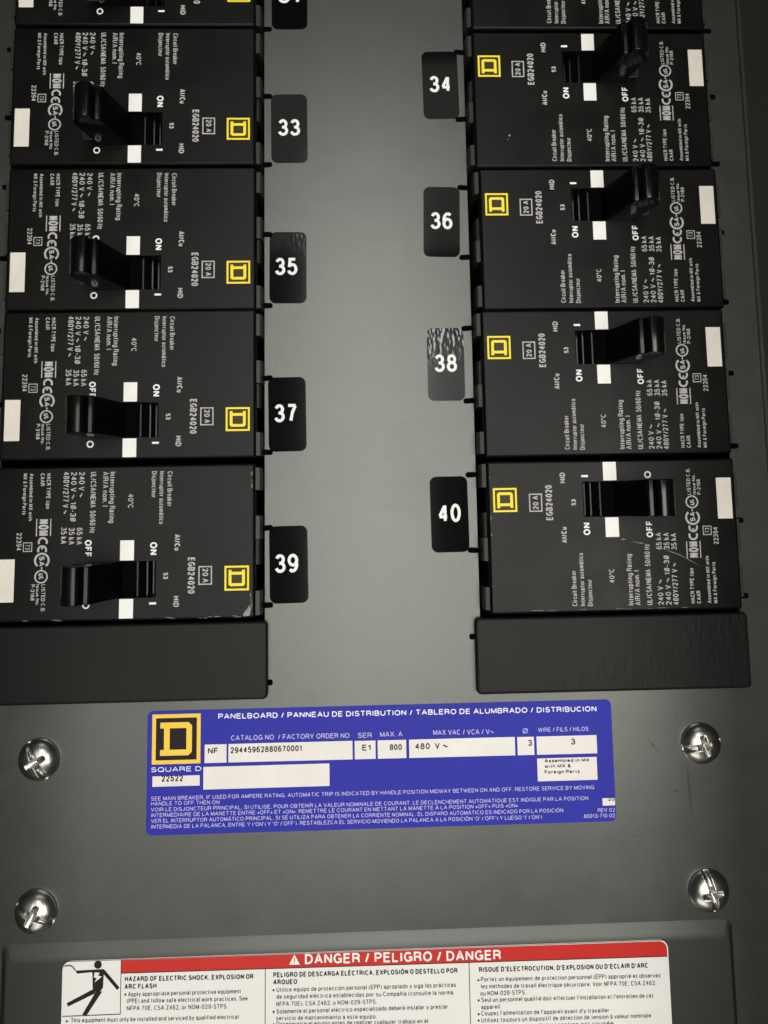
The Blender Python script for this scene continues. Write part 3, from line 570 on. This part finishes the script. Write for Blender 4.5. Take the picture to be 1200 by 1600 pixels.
DANGER_LINES = [
('HAZARD OF ELECTRIC SHOCK, EXPLOSION OR',-85.80,-310.54,-42.61,-311.21,1.62),
('ARC FLASH',-85.87,-312.93,-75.15,-313.01,1.61),
('Apply appropriate personal protective equipment',-84.65,-315.29,-46.79,-315.62,1.47),
('(PPE) and follow safe electrical work practices. See',-85.04,-317.38,-44.54,-317.98,1.47),
('NFPA 70E, CSA Z462, or NOM-029-STPS.',-85.00,-319.69,-51.20,-320.24,1.47),
('This equipment must only be installed and serviced by qualified electrical',-103.50,-322.81,-47.54,-323.64,1.46),
('personnel.',-103.44,-325.00,-95.09,-325.11,1.45),
('PELIGRO DE DESCARGA ELÉCTRICA, EXPLOSIÓN O DESTELLO POR',-35.90,-310.98,26.88,-311.75,1.63),
('ARQUEO',-35.91,-313.27,-27.79,-313.35,1.62),
('Utilice equipo de protección personal (EPP) apropiado y siga las prácticas',-34.83,-315.64,26.21,-316.16,1.48),
('de seguridad eléctrica establecidas por su Compañía (consulte la norma',-34.84,-317.82,25.16,-318.57,1.48),
('NFPA 70E), CSA Z462, o NOM-029-STPS.',-34.95,-320.13,-0.85,-320.59,1.47),
('Solamente el personal eléctrico especializado deberá instalar y prestar',-34.85,-322.49,23.29,-322.97,1.47),
('servicio de mantenimiento a este equipo.',-34.96,-324.56,-0.93,-325.23,1.47),
('Desenergice el equipo antes de realizar cualquier trabajo en él',-34.86,-326.41,16.42,-327.31,1.47),
("RISQUE D'ELECTROCUTION, D'EXPLOSION OU D'ECLAIR D'ARC",34.23,-311.74,92.78,-312.37,1.64),
('Portez un équipement de protection personnel (ÉPP) approprié et observez',34.81,-314.77,97.02,-315.65,1.50),
('les méthodes de travail électrique sécuritaire. Voir NFPA 70E, CSA Z462,',34.75,-317.01,95.35,-318.01,1.49),
('ou NOM-029-STPS.',34.48,-319.24,50.17,-319.45,1.49),
("Seul un personnel qualifié doit effectuer l'installation et l'entretien de cet",34.72,-321.33,94.11,-322.03,1.49),
('appareil.',34.65,-323.58,41.45,-323.62,1.48),
("Coupez l'alimentation de l'appareil avant d'y travailler",34.59,-325.60,78.59,-326.13,1.48),
('Utilisez toujours un dispositif de détection de tension à valeur nominale',34.53,-327.73,92.96,-328.32,1.48),
("pour s'assurer que l'alimentation est coupée.",34.46,-329.84,80.37,-330.31,1.48),
]
BULLETS= [(-85.52, -314.65), (-104.8, -322.26), (-35.8, -315.0), (-35.82, -321.85), (-35.83, -325.77), (33.95, -314.29), (33.86, -320.71), (33.73, -325.07), (33.67, -327.09)]
groups = {'heading_print': PLATE_LINES[:1], 'field_name_print': PLATE_LINES[1:7], 'field_value_print': PLATE_LINES[7:17]+PLATE_LINES[18:19]+PLATE_LINES[27:28], 'maker_name_print': PLATE_LINES[17:18], 'instruction_print': PLATE_LINES[19:25], 'code_print': PLATE_LINES[25:27]}
for name, lines in groups.items():
    for s_, x0, y0, x1, y1, cap in lines:
        b = MB(); (a0, c0), (a1, c1) = rel(x0, y0), rel(x1, y1)
        m = {'heading_print': 'lilacbold', 'field_value_print': 'ink', 'maker_name_print': 'lilacbold'}.get(name, 'lilac')
        wt = {'heading_print': .018, 'field_value_print': .02, 'maker_name_print': .008}.get(name, .004)
        if 'MX' in s_ or 'Foreign' in s_: wt = .03
        b.text(s_, a0, a1, c0, cap, m, .20, y1=c1, weight=wt); part(name, b, t)

# ------------------------------------------------------------------ danger label
pos = (-3.3, -340, -5.8)
t = thing("danger_label", "white danger label with a red band and a falling figure, at the bottom edge", "warning label", pos)
b = MB(); b.slab(-103.4, 103.4, -36, 36.6, 3.0, 0, .10, .03, 'paper', n=6); part("label_film", b, t, smooth=True); t.scale = (1.0045, 1, 1.0045); t.location = V(pos[0], pos[1]-.85, pos[2])
def skewed(x, y): a, c = rel(x, y); return (a, c)
SL = -.0066
b = MB(); xl, xr = -87.0, 99.7
tp = [(xl, -303.75)]
for i in range(7): a = math.radians(90-90*i/6); tp.append((xr-2.6+2.6*math.cos(a), -306.5+2.6*math.sin(a)))
tp += [(xr, -308.75), (xl, -307.75)]
b.poly([rel(*p) for p in tp], 'red', .14); part("red_band", b, t)
b = MB()
for (p, q_, th) in (((-87.0, -307.85), (99.7, -308.85), .28), ((-38.6, -308.1), (-38.8, -376), .25), ((30.9, -308.4), (30.7, -376), .25), ((-87.1, -303.6), (-87.1, -320.55), .25), ((-106.4, -320.7), (-87.0, -320.7), .28), ((-106.5, -303.6), (99.0, -303.6), .16)):
    b.stroke([rel(*p), rel(*q_)], th, 'ink', .165)
part("ruled_line", b, t)
b = MB(); K = .15
b.arc(*rel(-94.86, -304.9), 0, 1.3, 0, 360, 'ink', K, 20)
FIG = dict(arm1=[(-102.18, -305.96), (-92.84, -305.78), (-92.56, -306.8), (-97.63, -306.68), (-101.89, -306.93)],
 torso=[(-96.67, -306.71), (-92.84, -306.03), (-92.99, -311.57), (-94.03, -312.95), (-95.89, -312.88), (-96.45, -311.96)],
 arm2=[(-92.57, -306.04), (-87.5, -311.77), (-88.27, -312.6), (-93.25, -307.03)], leg1=[(-96.45, -312.06), (-104.96, -316.07), (-104.56, -317.18), (-95.35, -313.25)],
 leg2=[(-95.36, -312.75), (-99.72, -319.76), (-98.48, -320.4), (-93.23, -312.82)])
for i, (k, P_) in enumerate(FIG.items()): b.poly([(rel(*p)[0], rel(*p)[1]-.55) for p in P_], 'ink', K+.004*(i+1))
b.stroke([(rel(*p)[0], rel(*p)[1]-.5) for p in [(-106.0, -304.47), (-104.09, -304.23), (-103.12, -304.92), (-102.3, -306.0)]], .38, 'ink', K+.03)
b.poly([(rel(*p)[0], rel(*p)[1]-.55) for p in [(-95.9, -306.7), (-94.2, -306.85), (-94.75, -307.75), (-93.4, -308.1), (-95.9, -309.9), (-95.15, -308.55), (-96.1, -308.3)]], 'paper', K+.05)
part("shock_pictogram", b, t)
b = MB(); b.text('DANGER / PELIGRO / DANGER', *(lambda p, q_: (p[0], q_[0]))(rel(-25.15, 0), rel(41.97, 0)), rel(0, -307.1)[1], 3.25, 'bluewhite', .18, y1=rel(0, -308.0)[1], weight=.02)
tri = [rel(-30.5, -307.1), rel(-26.9, -307.15), rel(-28.7, -303.9)]
b.poly(tri, 'bluewhite', .18); cx, cy = rel(-28.7, 0)[0], rel(0, -305.9)[1]
b.rect(cx-.17, cx+.17, cy-.35, cy+.95, 'red', .20); b.rect(cx-.17, cx+.17, cy-.85, cy-.55, 'red', .20); part("heading_print", b, t)
b = MB()
for s_, x0, y0, x1, y1, cap in DANGER_LINES:
    (a0, c0), (a1, c1) = rel(x0, y0), rel(x1, y1); bold = s_.isupper() and 'NFPA' not in s_ and 'NOM-' not in s_
    b.text(s_, a0, a1, c0, cap, 'ink', .14, y1=c1, weight=.03 if bold else .008)
for x, y in BULLETS: b.arc(*rel(x, y), 0, .38, 0, 360, 'ink', .14, 8)
part("warning_print", b, t)
